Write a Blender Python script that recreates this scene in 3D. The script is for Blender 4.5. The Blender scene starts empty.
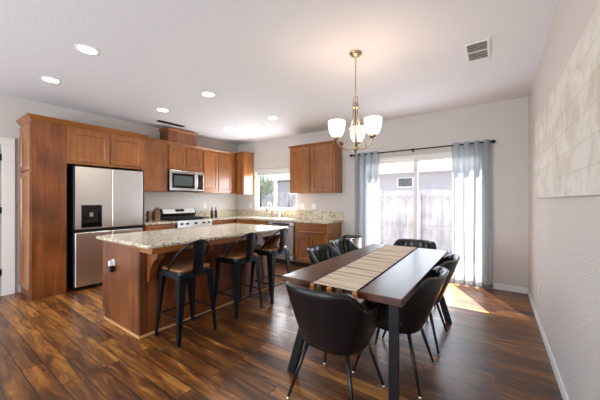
import bpy, bmesh, math, random
from mathutils import Vector, Matrix
random.seed(7)
PI = math.pi
S = bpy.context.scene
COL = S.collection

# ------------------------------------------------------------------ camera
F_PX = 278.0
cam_d = bpy.data.cameras.new('camera'); cam = bpy.data.objects.new('camera', cam_d); COL.objects.link(cam)
cam_d.sensor_width = 36.0; cam_d.sensor_fit = 'HORIZONTAL'; cam_d.lens = F_PX / 600 * 36
cam_d.clip_start = 0.02; cam_d.clip_end = 200
cam.location = (0, 0, 1.304)
cam.rotation_euler = (PI / 2, 0, math.atan(196 / 278))
S.camera = cam

# ------------------------------------------------------------------ view
S.view_settings.view_transform = 'Standard'; S.view_settings.look = 'None'
S.view_settings.gamma = 1.0; S.view_settings.use_curve_mapping = False
S.view_settings.exposure = 0.56

# ------------------------------------------------------------------ world + sun + window and fill light
W = bpy.data.worlds.new('sky'); S.world = W; W.use_nodes = True
wn = W.node_tree.nodes; wl = W.node_tree.links; wn.clear()
sky = wn.new('ShaderNodeTexSky'); sky.sky_type = 'NISHITA'; sky.sun_disc = False
sky.sun_elevation = math.radians(55); sky.sun_rotation = math.radians(330); sky.air_density = 1.0; sky.dust_density = 2.5
bg = wn.new('ShaderNodeBackground'); bg.inputs[1].default_value = 0.22
wo = wn.new('ShaderNodeOutputWorld'); wl.new(sky.outputs[0], bg.inputs[0]); wl.new(bg.outputs[0], wo.inputs[0])

def sun_lamp():
    l = bpy.data.lights.new('sun', 'SUN'); l.energy = 27; l.angle = math.radians(0.6); l.color = (1, .96, .91)
    o = bpy.data.objects.new('sun', l); COL.objects.link(o)
    el = math.radians(56); h = Vector((.43, -.9, 0)).normalized() * math.cos(el)
    d = Vector((h.x, h.y, -math.sin(el)))
    o.rotation_euler = d.to_track_quat('-Z', 'Y').to_euler(); o.location = (-4, 12, 10)
sun_lamp()

def area(name, loc, direction, sx, sy, power, color):
    l = bpy.data.lights.new(name, 'AREA'); l.shape = 'RECTANGLE'; l.size = sx; l.size_y = sy
    l.energy = power; l.color = color
    o = bpy.data.objects.new(name, l); COL.objects.link(o)
    o.location = loc; o.rotation_euler = Vector(direction).to_track_quat('-Z', 'Z').to_euler()
    return o
# added fill lamps at made-up window openings behind the camera
area('front_fill_light_a', (-3.9, -2.94, 1.45), (0, 1, .3), 2.2, 1.7, 84, (.86, .93, 1))
area('front_fill_light_b', (-1.2, -2.94, 1.45), (0, 1, .3), 2.2, 1.7, 84, (.84, .92, 1))
# daylight entering at the sliding door and at the kitchen window
area('sliding_door_light', (-1.1, 5.25, 1.15), (0, -1, 0), 1.8, 2.0, 24, (.78, .89, 1))
area('kitchen_window_light', (-4.24, 5.2, 1.6), (0, -1, .2), 1.2, .9, 48, (.88, .94, 1))  # upward tilt added to stand in for sun bouncing off the counter

# ------------------------------------------------------------------ materials
def srgb(r, g, b):
    f = lambda c: (c / 255) / 12.92 if c / 255 <= .04045 else ((c / 255 + .055) / 1.055) ** 2.4
    return (f(r), f(g), f(b), 1)

def newmat(name):
    m = bpy.data.materials.new(name); m.use_nodes = True
    n = m.node_tree.nodes; l = m.node_tree.links
    return m, n, l, n['Principled BSDF']

def plain(name, col, rough=.5, metal=0.0, bump=0.0, bscale=60, var=0.0, vscale=4, spec=None, coat=0):
    m, n, l, b = newmat(name)
    b.inputs['Base Color'].default_value = col
    b.inputs['Roughness'].default_value = rough; b.inputs['Metallic'].default_value = metal
    if spec is not None: b.inputs['Specular IOR Level'].default_value = spec
    if coat: b.inputs['Coat Weight'].default_value = coat; b.inputs['Coat Roughness'].default_value = .15
    tc = n.new('ShaderNodeTexCoord')
    if var:
        nz = n.new('ShaderNodeTexNoise'); nz.inputs['Scale'].default_value = vscale; nz.inputs['Detail'].default_value = 4
        l.new(tc.outputs['Object'], nz.inputs['Vector'])
        mx = n.new('ShaderNodeMix'); mx.data_type = 'RGBA'
        l.new(nz.outputs['Fac'], mx.inputs[0])
        mx.inputs[6].default_value = tuple(c * (1 - var) for c in col[:3]) + (1,)
        mx.inputs[7].default_value = tuple(min(1, c * (1 + var)) for c in col[:3]) + (1,)
        l.new(mx.outputs[2], b.inputs['Base Color'])
    if bump:
        nz = n.new('ShaderNodeTexNoise'); nz.inputs['Scale'].default_value = bscale; nz.inputs['Detail'].default_value = 3
        l.new(tc.outputs['Object'], nz.inputs['Vector'])
        bp = n.new('ShaderNodeBump'); bp.inputs['Strength'].default_value = bump; bp.inputs['Distance'].default_value = .01
        l.new(nz.outputs['Fac'], bp.inputs['Height']); l.new(bp.outputs[0], b.inputs['Normal'])
    return m

def ramp(n, stops):
    r = n.new('ShaderNodeValToRGB'); e = r.color_ramp.elements
    e[0].position, e[0].color = stops[0]; e[1].position, e[1].color = stops[-1]
    for p, c in stops[1:-1]:
        x = e.new(p); x.color = c
    return r

def wood(name, dark, mid, light, axis='Z', rough=.35, scale=1.0, coat=.3):
    m, n, l, b = newmat(name)
    tc = n.new('ShaderNodeTexCoord'); mp = n.new('ShaderNodeMapping')
    sc = {'X': (1.2, 14, 14), 'Y': (14, 1.2, 14), 'Z': (14, 14, 1.2)}[axis]
    mp.inputs['Scale'].default_value = tuple(s * scale for s in sc)
    l.new(tc.outputs['Object'], mp.inputs[0])
    nz = n.new('ShaderNodeTexNoise'); nz.inputs['Scale'].default_value = 1.0; nz.inputs['Detail'].default_value = 6
    nz.inputs['Distortion'].default_value = 1.2
    l.new(mp.outputs[0], nz.inputs['Vector'])
    n2 = n.new('ShaderNodeTexNoise'); n2.inputs['Scale'].default_value = 2.2; n2.inputs['Detail'].default_value = 2
    l.new(tc.outputs['Object'], n2.inputs['Vector'])
    ad = n.new('ShaderNodeMath'); ad.operation = 'MULTIPLY_ADD'; ad.inputs[1].default_value = .55
    l.new(nz.outputs['Fac'], ad.inputs[0])
    m2 = n.new('ShaderNodeMath'); m2.operation = 'MULTIPLY'; m2.inputs[1].default_value = .45
    l.new(n2.outputs['Fac'], m2.inputs[0]); l.new(m2.outputs[0], ad.inputs[2])
    r = ramp(n, [(.36, dark), (.5, mid), (.64, light)])
    l.new(ad.outputs[0], r.inputs[0]); l.new(r.outputs[0], b.inputs['Base Color'])
    b.inputs['Roughness'].default_value = rough
    b.inputs['Coat Weight'].default_value = coat; b.inputs['Coat Roughness'].default_value = .2
    return m

def granite():
    m, n, l, b = newmat('speckled_granite')
    tc = n.new('ShaderNodeTexCoord')
    v = n.new('ShaderNodeTexVoronoi'); v.inputs['Scale'].default_value = 80
    l.new(tc.outputs['Object'], v.inputs['Vector'])
    nz = n.new('ShaderNodeTexNoise'); nz.inputs['Scale'].default_value = 28; nz.inputs['Detail'].default_value = 5
    l.new(tc.outputs['Object'], nz.inputs['Vector'])
    sp = n.new('ShaderNodeSeparateColor'); l.new(v.outputs['Color'], sp.inputs[0])
    mx = n.new('ShaderNodeMath'); mx.operation = 'MULTIPLY_ADD'; mx.inputs[1].default_value = .5
    l.new(sp.outputs[0], mx.inputs[0])
    m2 = n.new('ShaderNodeMath'); m2.operation = 'MULTIPLY'; m2.inputs[1].default_value = .6
    l.new(nz.outputs['Fac'], m2.inputs[0]); l.new(m2.outputs[0], mx.inputs[2])
    r = ramp(n, [(.26, srgb(60, 46, 36)), (.36, srgb(140, 114, 82)), (.45, srgb(190, 176, 150)), (.66, srgb(214, 205, 186))])
    l.new(mx.outputs[0], r.inputs[0]); l.new(r.outputs[0], b.inputs['Base Color'])
    b.inputs['Roughness'].default_value = .12
    return m

def floor_mat():
    m, n, l, b = newmat('scraped_dark_wood_floor')
    tc = n.new('ShaderNodeTexCoord')
    br = n.new('ShaderNodeTexBrick'); br.offset = .37; br.offset_frequency = 2; br.squash = 1
    br.inputs['Scale'].default_value = 1; br.inputs['Brick Width'].default_value = 1.25; br.inputs['Row Height'].default_value = .127
    br.inputs['Mortar Size'].default_value = .0035; br.inputs['Mortar Smooth'].default_value = .2; br.inputs['Bias'].default_value = 0
    br.inputs['Color1'].default_value = (0, 0, 0, 1); br.inputs['Color2'].default_value = (1, 1, 1, 1)
    br.inputs['Mortar'].default_value = (.5, .5, .5, 1)
    l.new(tc.outputs['Object'], br.inputs['Vector'])
    # grain, shifted per plank
    mp = n.new('ShaderNodeMapping'); mp.inputs['Scale'].default_value = (1.5, 11, 1)
    l.new(tc.outputs['Object'], mp.inputs[0])
    off = n.new('ShaderNodeVectorMath'); off.operation = 'MULTIPLY_ADD'; off.inputs[1].default_value = (9, 5, 3)
    l.new(br.outputs['Color'], off.inputs[0]); l.new(mp.outputs[0], off.inputs[2])
    nz = n.new('ShaderNodeTexNoise'); nz.inputs['Scale'].default_value = 1.3; nz.inputs['Detail'].default_value = 7
    nz.inputs['Distortion'].default_value = .7; nz.inputs['Roughness'].default_value = .66
    l.new(off.outputs[0], nz.inputs['Vector'])
    blot = n.new('ShaderNodeTexNoise'); blot.inputs['Scale'].default_value = 3.0; blot.inputs['Detail'].default_value = 4
    l.new(off.outputs[0], blot.inputs['Vector'])
    s = n.new('ShaderNodeSeparateColor'); l.new(br.outputs['Color'], s.inputs[0])
    a = n.new('ShaderNodeMath'); a.operation = 'MULTIPLY_ADD'; a.inputs[1].default_value = .86
    l.new(nz.outputs['Fac'], a.inputs[0])
    a2 = n.new('ShaderNodeMath'); a2.operation = 'MULTIPLY'; a2.inputs[1].default_value = .15
    l.new(s.outputs[0], a2.inputs[0]); l.new(a2.outputs[0], a.inputs[2])
    r = ramp(n, [(.30, srgb(38, 20, 10)), (.43, srgb(80, 45, 20)), (.55, srgb(122, 75, 33)), (.69, srgb(178, 122, 58))])
    l.new(a.outputs[0], r.inputs[0])
    mx = n.new('ShaderNodeMix'); mx.data_type = 'RGBA'; mx.inputs[7].default_value = srgb(28, 16, 10)
    l.new(br.outputs['Fac'], mx.inputs[0]); l.new(r.outputs[0], mx.inputs[6]); l.new(mx.outputs[2], b.inputs['Base Color'])
    rr = n.new('ShaderNodeMapRange'); rr.inputs['To Min'].default_value = .22; rr.inputs['To Max'].default_value = .42
    l.new(blot.outputs['Fac'], rr.inputs['Value']); l.new(rr.outputs[0], b.inputs['Roughness'])
    hs = n.new('ShaderNodeMath'); hs.operation = 'SUBTRACT'
    l.new(nz.outputs['Fac'], hs.inputs[0]); l.new(br.outputs['Fac'], hs.inputs[1])
    bp = n.new('ShaderNodeBump'); bp.inputs['Strength'].default_value = .25; bp.inputs['Distance'].default_value = .006
    l.new(hs.outputs[0], bp.inputs['Height']); l.new(bp.outputs[0], b.inputs['Normal'])
    b.inputs['Specular IOR Level'].default_value = .6
    return m

def brushed(name, col, rough=.3, axis='Z'):
    m, n, l, b = newmat(name)
    b.inputs['Base Color'].default_value = col; b.inputs['Metallic'].default_value = 1
    tc = n.new('ShaderNodeTexCoord'); mp = n.new('ShaderNodeMapping')
    mp.inputs['Scale'].default_value = (1, 1, 30) if axis == 'X' else (30, 30, 1)
    l.new(tc.outputs['Object'], mp.inputs[0])
    nz = n.new('ShaderNodeTexNoise'); nz.inputs['Scale'].default_value = 1; l.new(mp.outputs[0], nz.inputs['Vector'])
    rr = n.new('ShaderNodeMapRange'); rr.inputs['To Min'].default_value = rough * .93; rr.inputs['To Max'].default_value = rough * 1.07
    l.new(nz.outputs['Fac'], rr.inputs['Value']); l.new(rr.outputs[0], b.inputs['Roughness'])
    return m

def glass_sheet(name, tint=(1, 1, 1, 1), refl=.08):
    m, n, l, b = newmat(name); n.remove(b)
    t = n.new('ShaderNodeBsdfTransparent'); t.inputs[0].default_value = tint
    g = n.new('ShaderNodeBsdfGlossy'); g.inputs['Roughness'].default_value = .02
    mx = n.new('ShaderNodeMixShader'); lw = n.new('ShaderNodeLayerWeight')
    pw = n.new('ShaderNodeMath'); pw.operation = 'POWER'; pw.inputs[1].default_value = 5; l.new(lw.outputs['Facing'], pw.inputs[0])
    fr = n.new('ShaderNodeMath'); fr.operation = 'MULTIPLY_ADD'; fr.inputs[1].default_value = .4; fr.inputs[2].default_value = .002
    l.new(pw.outputs[0], fr.inputs[0]); l.new(fr.outputs[0], mx.inputs[0]); l.new(t.outputs[0], mx.inputs[1]); l.new(g.outputs[0], mx.inputs[2])
    l.new(mx.outputs[0], n['Material Output'].inputs[0])
    return m

def sheer(name, col, transp=.3, trl=.5):
    m, n, l, b = newmat(name); n.remove(b)
    d = n.new('ShaderNodeBsdfDiffuse'); d.inputs[0].default_value = col
    t = n.new('ShaderNodeBsdfTranslucent'); t.inputs[0].default_value = col
    tr = n.new('ShaderNodeBsdfTransparent')
    m1 = n.new('ShaderNodeMixShader'); m1.inputs[0].default_value = trl
    m2 = n.new('ShaderNodeMixShader'); m2.inputs[0].default_value = transp
    l.new(d.outputs[0], m1.inputs[1]); l.new(t.outputs[0], m1.inputs[2])
    l.new(m1.outputs[0], m2.inputs[1]); l.new(tr.outputs[0], m2.inputs[2]); l.new(m2.outputs[0], n['Material Output'].inputs[0])
    return m

def emit(name, col, strength):
    m, n, l, b = newmat(name)
    b.inputs['Base Color'].default_value = col; b.inputs['Emission Color'].default_value = col
    b.inputs['Emission Strength'].default_value = strength
    return m

def runner_mat():
    m, n, l, b = newmat('striped_woven_runner')
    tc = n.new('ShaderNodeTexCoord'); mp = n.new('ShaderNodeMapping'); mp.inputs['Scale'].default_value = (.8, 17, 1)
    l.new(tc.outputs['Object'], mp.inputs[0])
    nz = n.new('ShaderNodeTexNoise'); nz.inputs['Scale'].default_value = 1; nz.inputs['Detail'].default_value = 3
    nz.inputs['Roughness'].default_value = .7
    l.new(mp.outputs[0], nz.inputs['Vector'])
    r = ramp(n, [(.32, srgb(130, 98, 72)), (.41, srgb(190, 160, 128)), (.5, srgb(220, 204, 180)), (.6, srgb(232, 220, 202)), (.66, srgb(196, 168, 138))])
    l.new(nz.outputs['Fac'], r.inputs[0]); l.new(r.outputs[0], b.inputs['Base Color'])
    b.inputs['Roughness'].default_value = .95
    w = n.new('ShaderNodeTexWave'); w.inputs['Scale'].default_value = 90; w.bands_direction = 'X'
    l.new(tc.outputs['Object'], w.inputs['Vector'])
    bp = n.new('ShaderNodeBump'); bp.inputs['Strength'].default_value = .3; bp.inputs['Distance'].default_value = .002
    l.new(w.outputs['Fac'], bp.inputs['Height']); l.new(bp.outputs[0], b.inputs['Normal'])
    return m

def plank_art_mat():
    m, n, l, b = newmat('whitewashed_planks')
    tc = n.new('ShaderNodeTexCoord')
    br = n.new('ShaderNodeTexBrick'); br.inputs['Scale'].default_value = 1; br.inputs['Brick Width'].default_value = 2.7
    br.inputs['Row Height'].default_value = .135; br.inputs['Mortar Size'].default_value = .002
    br.inputs['Color1'].default_value = srgb(218, 212, 202); br.inputs['Color2'].default_value = srgb(224, 219, 210)
    br.inputs['Mortar'].default_value = srgb(200, 188, 170)
    mp = n.new('ShaderNodeMapping'); mp.inputs['Rotation'].default_value = (0, PI / 2, 0)
    sw = n.new('ShaderNodeSeparateXYZ'); cb = n.new('ShaderNodeCombineXYZ')
    l.new(tc.outputs['Object'], sw.inputs[0]); l.new(sw.outputs[1], cb.inputs[0]); l.new(sw.outputs[2], cb.inputs[1])
    l.new(cb.outputs[0], br.inputs['Vector'])
    nz = n.new('ShaderNodeTexNoise'); nz.inputs['Scale'].default_value = 5; nz.inputs['Detail'].default_value = 6; nz.inputs['Distortion'].default_value = 1
    l.new(tc.outputs['Object'], nz.inputs['Vector'])
    r = ramp(n, [(.35, srgb(222, 210, 192)), (.6, (1, 1, 1, 1))])
    l.new(nz.outputs['Fac'], r.inputs[0])
    mx = n.new('ShaderNodeMix'); mx.data_type = 'RGBA'; mx.blend_type = 'MULTIPLY'; mx.inputs[0].default_value = .6
    l.new(br.outputs['Color'], mx.inputs[6]); l.new(r.outputs[0], mx.inputs[7]); l.new(mx.outputs[2], b.inputs['Base Color'])
    b.inputs['Roughness'].default_value = .7
    bp = n.new('ShaderNodeBump'); bp.inputs['Strength'].default_value = .5; bp.inputs['Distance'].default_value = .004
    l.new(nz.outputs['Fac'], bp.inputs['Height']); l.new(bp.outputs[0], b.inputs['Normal'])
    return m

def shingles(name, c1, c2):
    m, n, l, b = newmat(name)
    tc = n.new('ShaderNodeTexCoord'); br = n.new('ShaderNodeTexBrick')
    br.inputs['Scale'].default_value = 1; br.inputs['Brick Width'].default_value = .3; br.inputs['Row Height'].default_value = .14
    br.inputs['Mortar Size'].default_value = .012
    br.inputs['Color1'].default_value = c1; br.inputs['Color2'].default_value = c2; br.inputs['Mortar'].default_value = tuple(c * .5 for c in c1[:3]) + (1,)
    l.new(tc.outputs['Object'], br.inputs['Vector']); l.new(br.outputs['Color'], b.inputs['Base Color'])
    b.inputs['Roughness'].default_value = .9
    return m

MT = {}
MT['wall'] = plain('beige_wall_paint', srgb(207, 201, 195), .8, bump=.7, bscale=85)
MT['ceil'] = plain('white_ceiling_paint', srgb(226, 226, 230), .9, bump=.2, bscale=60)
MT['trim'] = plain('white_trim_paint', srgb(228, 226, 222), .4)
MT['doorw'] = plain('white_door_paint', srgb(222, 214, 208), .45)
MT['floor'] = floor_mat()
MT['cab'] = wood('honey_maple_cabinet', srgb(122, 70, 30), srgb(146, 88, 40), srgb(164, 104, 52), 'Z', .34)
MT['cabh'] = wood('honey_maple_rail', srgb(118, 68, 30), srgb(142, 86, 40), srgb(160, 102, 50), 'X', .34)
MT['cabp'] = wood('knotty_cabinet_shaded', srgb(78, 38, 16), srgb(112, 59, 26), srgb(142, 82, 40), 'Z', .34, .6)  # knotty tone plus island shade put into a darker copy of cabinet wood
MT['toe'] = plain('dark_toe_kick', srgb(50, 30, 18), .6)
MT['shoe'] = plain('light_base_moulding', srgb(196, 150, 104), .5)
MT['gran'] = granite()
MT['steel'] = brushed('brushed_stainless', (.80, .79, .78, 1), .3)
MT['steelh'] = brushed('brushed_stainless_band', (.6, .6, .6, 1), .25, 'X')
MT['steeld'] = brushed('dark_stainless', (.42, .40, .39, 1), .32)
MT['chrome'] = plain('polished_chrome', (.8, .8, .8, 1), .12, 1)
MT['nickel'] = plain('brushed_nickel', srgb(176, 160, 132), .28, 1)
MT['black'] = plain('black_plastic', srgb(16, 16, 18), .35)
MT['blackg'] = plain('black_glass', srgb(10, 10, 13), .06)
MT['iron'] = plain('cast_iron', srgb(22, 22, 24), .55)
MT['gun'] = plain('gunmetal_stool_steel', srgb(34, 36, 42), .38, .7, var=.15, vscale=9)
MT['seatw'] = wood('stool_seat_wood', srgb(84, 52, 30), srgb(128, 84, 50), srgb(158, 112, 72), 'X', .4)
MT['table'] = wood('dark_walnut_table', srgb(52, 27, 18), srgb(74, 40, 27), srgb(96, 54, 36), 'Y', .33, 1, .08)
MT['tleg'] = plain('black_table_steel', srgb(26, 25, 27), .4, .5)
MT['leather'] = plain('black_faux_leather', srgb(9, 11, 16), .32, bump=.12, bscale=220, coat=.25)
MT['chleg'] = plain('black_chair_leg', srgb(15, 15, 17), .35)
MT['glass'] = glass_sheet('window_glass')
MT['curt'] = sheer('sheer_grey_curtain', srgb(170, 175, 179), .10, .36)
MT['hem'] = sheer('grey_curtain_border', srgb(128, 130, 134), .05, .25)
MT['rod'] = plain('dark_bronze_rod', srgb(38, 30, 28), .4, .6)
MT['bulb'] = emit('warm_lit_glass_shade', srgb(255, 232, 204), 1.5)
MT['led'] = emit('lit_downlight_lens', srgb(255, 244, 230), 9)
MT['runner'] = runner_mat()
MT['runb'] = plain('dark_runner_border', srgb(40, 30, 30), .9)
MT['rust'] = plain('rust_tassel', srgb(206, 138, 82), .95)
MT['olive'] = plain('brown_tassel', srgb(104, 84, 56), .95)
MT['art'] = plank_art_mat()
MT['plate'] = plain('white_wall_plate', srgb(232, 230, 226), .4)
MT['fence'] = wood('weathered_fence', srgb(162, 160, 164), srgb(190, 188, 192), srgb(208, 206, 210), 'Z', .9, .7, 0)
MT['stucco'] = plain('grey_stucco', srgb(178, 176, 180), .95, bump=.3)
MT['shing'] = shingles('pale_roof_shingles', srgb(112, 110, 112), srgb(132, 129, 130))
MT['patio'] = plain('patio_concrete', srgb(122, 121, 124), .9, var=.1)
MT['leaf'] = plain('tree_foliage', srgb(132, 146, 124), .8, var=.35, vscale=6)
MT['bark'] = plain('tree_bark', srgb(90, 76, 62), .9)
MT['blind'] = plain('white_roller_blind', srgb(214, 214, 210), .8)
MT['darkpane'] = plain('dark_window_pane', srgb(60, 66, 74), .15)
MT['amber'] = plain('amber_jar', srgb(150, 92, 30), .2)
MT['knifew'] = wood('knife_block_wood', srgb(90, 52, 28), srgb(126, 80, 46), srgb(150, 100, 60), 'Z', .45)
MT['bottle'] = plain('dark_bottle', srgb(44, 22, 16), .15)

# ------------------------------------------------------------------ mesh helpers
def add_box(bm, x0, x1, y0, y1, z0, z1):
    vs = [bm.verts.new((x, y, z)) for z in (z0, z1) for x, y in ((x0, y0), (x1, y0), (x1, y1), (x0, y1))]
    for f in ((3, 2, 1, 0), (4, 5, 6, 7), (0, 1, 5, 4), (1, 2, 6, 5), (2, 3, 7, 6), (3, 0, 4, 7)):
        bm.faces.new([vs[i] for i in f])
    return vs

def box(*a):
    bm = bmesh.new(); add_box(bm, *a); return bm

def add_tube(bm, pts, r, seg=10, r1=None, cap=True):
    """tube along pts; r may be a list"""
    pts = [Vector(p) for p in pts]; n = len(pts)
    if not isinstance(r, (list, tuple)):
        r = [r + ((r1 if r1 is not None else r) - r) * i / (n - 1) for i in range(n)]
    rings = []; up = None
    for i, p in enumerate(pts):
        t = (pts[min(i + 1, n - 1)] - pts[max(i - 1, 0)]).normalized()
        if up is None: up = Vector((0, 0, 1)) if abs(t.z) < .9 else Vector((1, 0, 0))
        a = t.cross(up).normalized(); b = t.cross(a).normalized(); up = -b if False else a.cross(t)
        rings.append([bm.verts.new(p + a * math.cos(2 * PI * k / seg) * r[i] + b * math.sin(2 * PI * k / seg) * r[i]) for k in range(seg)])
    for i in range(n - 1):
        for k in range(seg):
            k2 = (k + 1) % seg
            bm.faces.new((rings[i][k], rings[i][k2], rings[i + 1][k2], rings[i + 1][k]))
    if cap:
        bm.faces.new(rings[0][::-1]); bm.faces.new(rings[-1])

def tube(*a, **k):
    bm = bmesh.new(); add_tube(bm, *a, **k); return bm

def add_lathe(bm, prof, c=(0, 0, 0), seg=24, axis='Z'):
    rings = []
    for r, z in prof:
        ring = []
        for k in range(seg):
            a = 2 * PI * k / seg; x, y = r * math.cos(a), r * math.sin(a)
            if axis == 'Z': p = (x, y, z)
            elif axis == 'Y': p = (x, z, y)
            else: p = (z, x, y)
            ring.append(bm.verts.new((c[0] + p[0], c[1] + p[1], c[2] + p[2])))
        rings.append(ring)
    for i in range(len(rings) - 1):
        for k in range(seg):
            k2 = (k + 1) % seg
            bm.faces.new((rings[i][k], rings[i][k2], rings[i + 1][k2], rings[i + 1][k]))
    if prof[0][0] > 1e-5: bm.faces.new(rings[0][::-1])
    if prof[-1][0] > 1e-5: bm.faces.new(rings[-1])

def lathe(*a, **k):
    bm = bmesh.new(); add_lathe(bm, *a, **k); return bm

def add_prism(bm, poly, lo, hi, axis='Y'):
    """extrude a polygon; axis Y: poly in (x,z); axis X: poly in (y,z); axis Z: poly in (x,y)"""
    def P(a, b, t):
        return {'Y': (a, t, b), 'X': (t, a, b), 'Z': (a, b, t)}[axis]
    A = [bm.verts.new(P(a, b, lo)) for a, b in poly]; B = [bm.verts.new(P(a, b, hi)) for a, b in poly]
    n = len(poly)
    for i in range(n):
        j = (i + 1) % n; bm.faces.new((A[i], A[j], B[j], B[i]))
    bm.faces.new(A[::-1]); bm.faces.new(B)

def prism(*a, **k):
    bm = bmesh.new(); add_prism(bm, *a, **k); return bm

def obj(name, bm, mat, parent=None, smooth=False, bevel=0.0, seg=2, loc=None):
    bmesh.ops.remove_doubles(bm, verts=bm.verts, dist=1e-6)
    bmesh.ops.recalc_face_normals(bm, faces=bm.faces)
    me = bpy.data.meshes.new(name); bm.to_mesh(me); bm.free()
    me.materials.append(mat)
    o = bpy.data.objects.new(name, me); COL.objects.link(o)
    if smooth:
        for p in me.polygons: p.use_smooth = True
    if bevel:
        b = o.modifiers.new('bevel', 'BEVEL'); b.width = bevel; b.segments = seg; b.limit_method = 'ANGLE'
        b.angle_limit = math.radians(40)
    if parent is not None: o.parent = parent
    if loc is not None: o.location = loc
    return o

def tag(o, label, cat, group=None, kind=None):
    o['label'] = label; o['category'] = cat
    if group: o['group'] = group
    if kind: o['kind'] = kind
    return o

def thing(name, label, cat, loc=(0, 0, 0), rz=0, group=None):
    o = bpy.data.objects.new(name, None); COL.objects.link(o)
    o.empty_display_size = .1; o.location = loc; o.rotation_euler = (0, 0, rz)
    return tag(o, label, cat, group)

def struct(name, bm, mat, parent=None, **k):
    o = obj(name, bm, mat, parent, **k)
    if parent is None: o['kind'] = 'structure'
    return o

def copy_tree(o, parent=None):
    c = o.copy(); COL.objects.link(c); c.parent = parent
    for ch in [x for x in bpy.data.objects if x.parent == o]:
        copy_tree(ch, c)
    return c

# ------------------------------------------------------------------ room
XL, XR, YB, YF, ZC = -5.5, .37, 4.98, -3.0, 2.74
T = .14
struct('floor', box(XL - T, XR + T, YF - T, YB + T, -.12, 0), MT['floor'])
struct('ceiling', box(XL - T, XR + T, YF - T, YB + T, ZC, ZC + .12), MT['ceil'])
struct('wall_right', box(XR, XR + T, YF - T, YB + T, 0, ZC), MT['wall'])
struct('wall_left', box(XL - T, XL, YF - T, YB + T, 0, ZC), MT['wall'])
# back wall with the window and the sliding door
WX0, WX1, WZ0, WZ1 = -4.87, -3.60, 1.08, 2.05
DX0, DX1, DZ1 = -2.15, -.10, 2.07
bm = bmesh.new()
add_box(bm, XL, WX0, YB, YB + T, 0, ZC)
add_box(bm, WX0, WX1, YB, YB + T, 0, WZ0)
add_box(bm, WX0, WX1, YB, YB + T, WZ1, ZC)
add_box(bm, WX1, DX0, YB, YB + T, 0, ZC)
add_box(bm, DX0, DX1, YB, YB + T, DZ1, ZC)
add_box(bm, DX1, XR, YB, YB + T, 0, ZC)
struct('wall_back', bm, MT['wall'])
# unseen front wall (behind the camera); two openings added for the fill light
bm = bmesh.new()
for a, b_, z0, z1 in ((XL, -5.0, 0, ZC), (-2.8, -2.3, 0, ZC), (-.1, XR, 0, ZC), (-5.0, -2.8, 0, .6), (-5.0, -2.8, 2.3, ZC), (-2.3, -.1, 0, .6), (-2.3, -.1, 2.3, ZC)):
    add_box(bm, a, b_, YF - T, YF, z0, z1)
struct('wall_front', bm, MT['wall'])

def baseboard(name, x0, x1, y0, y1):
    struct(name, box(x0, x1, y0, y1, 0, .085), MT['trim'], bevel=.006)
baseboard('baseboard_right', XR - .014, XR, YF, YB)
baseboard('baseboard_back', DX1 + .02, XR - .014, YB - .014, YB)
struct('trim_1', box(-2.43, DX0 - .02, YB - .014, YB, 0, .085), MT['trim'], bevel=.006)
baseboard('baseboard_left', XL, XL + .014, YF, -.1)

# kitchen window
w = struct('window_1', box(WX0, WX1, YB + .06, YB + .064, WZ0, WZ1), MT['glass'])
bm = bmesh.new(); fy0, fy1 = YB + .035, YB + .09
add_box(bm, WX0, WX0 + .045, fy0, fy1, WZ0, WZ1); add_box(bm, WX1 - .045, WX1, fy0, fy1, WZ0, WZ1)
add_box(bm, WX0 + .045, WX1 - .045, fy0, fy1, WZ0, WZ0 + .045); add_box(bm, WX0 + .045, WX1 - .045, fy0, fy1, WZ1 - .045, WZ1)
add_box(bm, -4.30, -4.245, fy0 - .005, fy1, WZ0 + .045, WZ1 - .045)
struct('window_frame', bm, MT['trim'], w, bevel=.004)
struct('window_sill', box(WX0 - .01, WX1 + .01, YB - .035, YB + .035, WZ0 - .022, WZ0), MT['trim'], w, bevel=.004)
rb = thing('roller_blind', 'white roller blind rolled up at the top of the kitchen window', 'blind', (-4.235, YB + .015, 1.97))
obj('valance', box(-.6, .6, -.03, .012, .015, .075), MT['blind'], rb, bevel=.008)
obj('blind_fabric', box(-.59, .59, -.006, -.002, -.06, .02), MT['blind'], rb)
obj('bottom_bar', box(-.59, .59, -.012, .004, -.075, -.06), MT['trim'], rb, bevel=.003)

# sliding door
d = struct('door_1', box(DX0 + .05, DX1 - .05, YB + .07, YB + .074, .05, DZ1 - .05), MT['glass'])
bm = bmesh.new(); a0, a1 = YB + .02, YB + .12
add_box(bm, DX0, DX0 + .05, a0, a1, 0, DZ1); add_box(bm, DX1 - .05, DX1, a0, a1, 0, DZ1)
add_box(bm, DX0 + .05, DX1 - .05, a0, a1, DZ1 - .05, DZ1); add_box(bm, DX0 + .05, DX1 - .05, a0, a1, 0, .05)
struct('door_frame', bm, MT['trim'], d, bevel=.004)
def sash(x0, x1, y0, y1, nm):
    bm = bmesh.new(); s = .062; z0, z1 = .05, DZ1 - .05
    add_box(bm, x0, x0 + s, y0, y1, z0, z1); add_box(bm, x1 - s, x1, y0, y1, z0, z1)
    add_box(bm, x0 + s, x1 - s, y0, y1, z0, z0 + .09); add_box(bm, x0 + s, x1 - s, y0, y1, z1 - .055, z1)
    return struct(nm, bm, MT['trim'], d, bevel=.004)
sash(DX0 + .05, -1.095, YB + .078, YB + .112, 'fixed_sash')
sash(-1.155, DX1 - .05, YB + .03, YB + .066, 'sliding_sash')
struct('door_handle', box(-1.145, -1.12, YB + .005, YB + .03, .95, 1.13), MT['trim'], d, bevel=.004)

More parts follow.
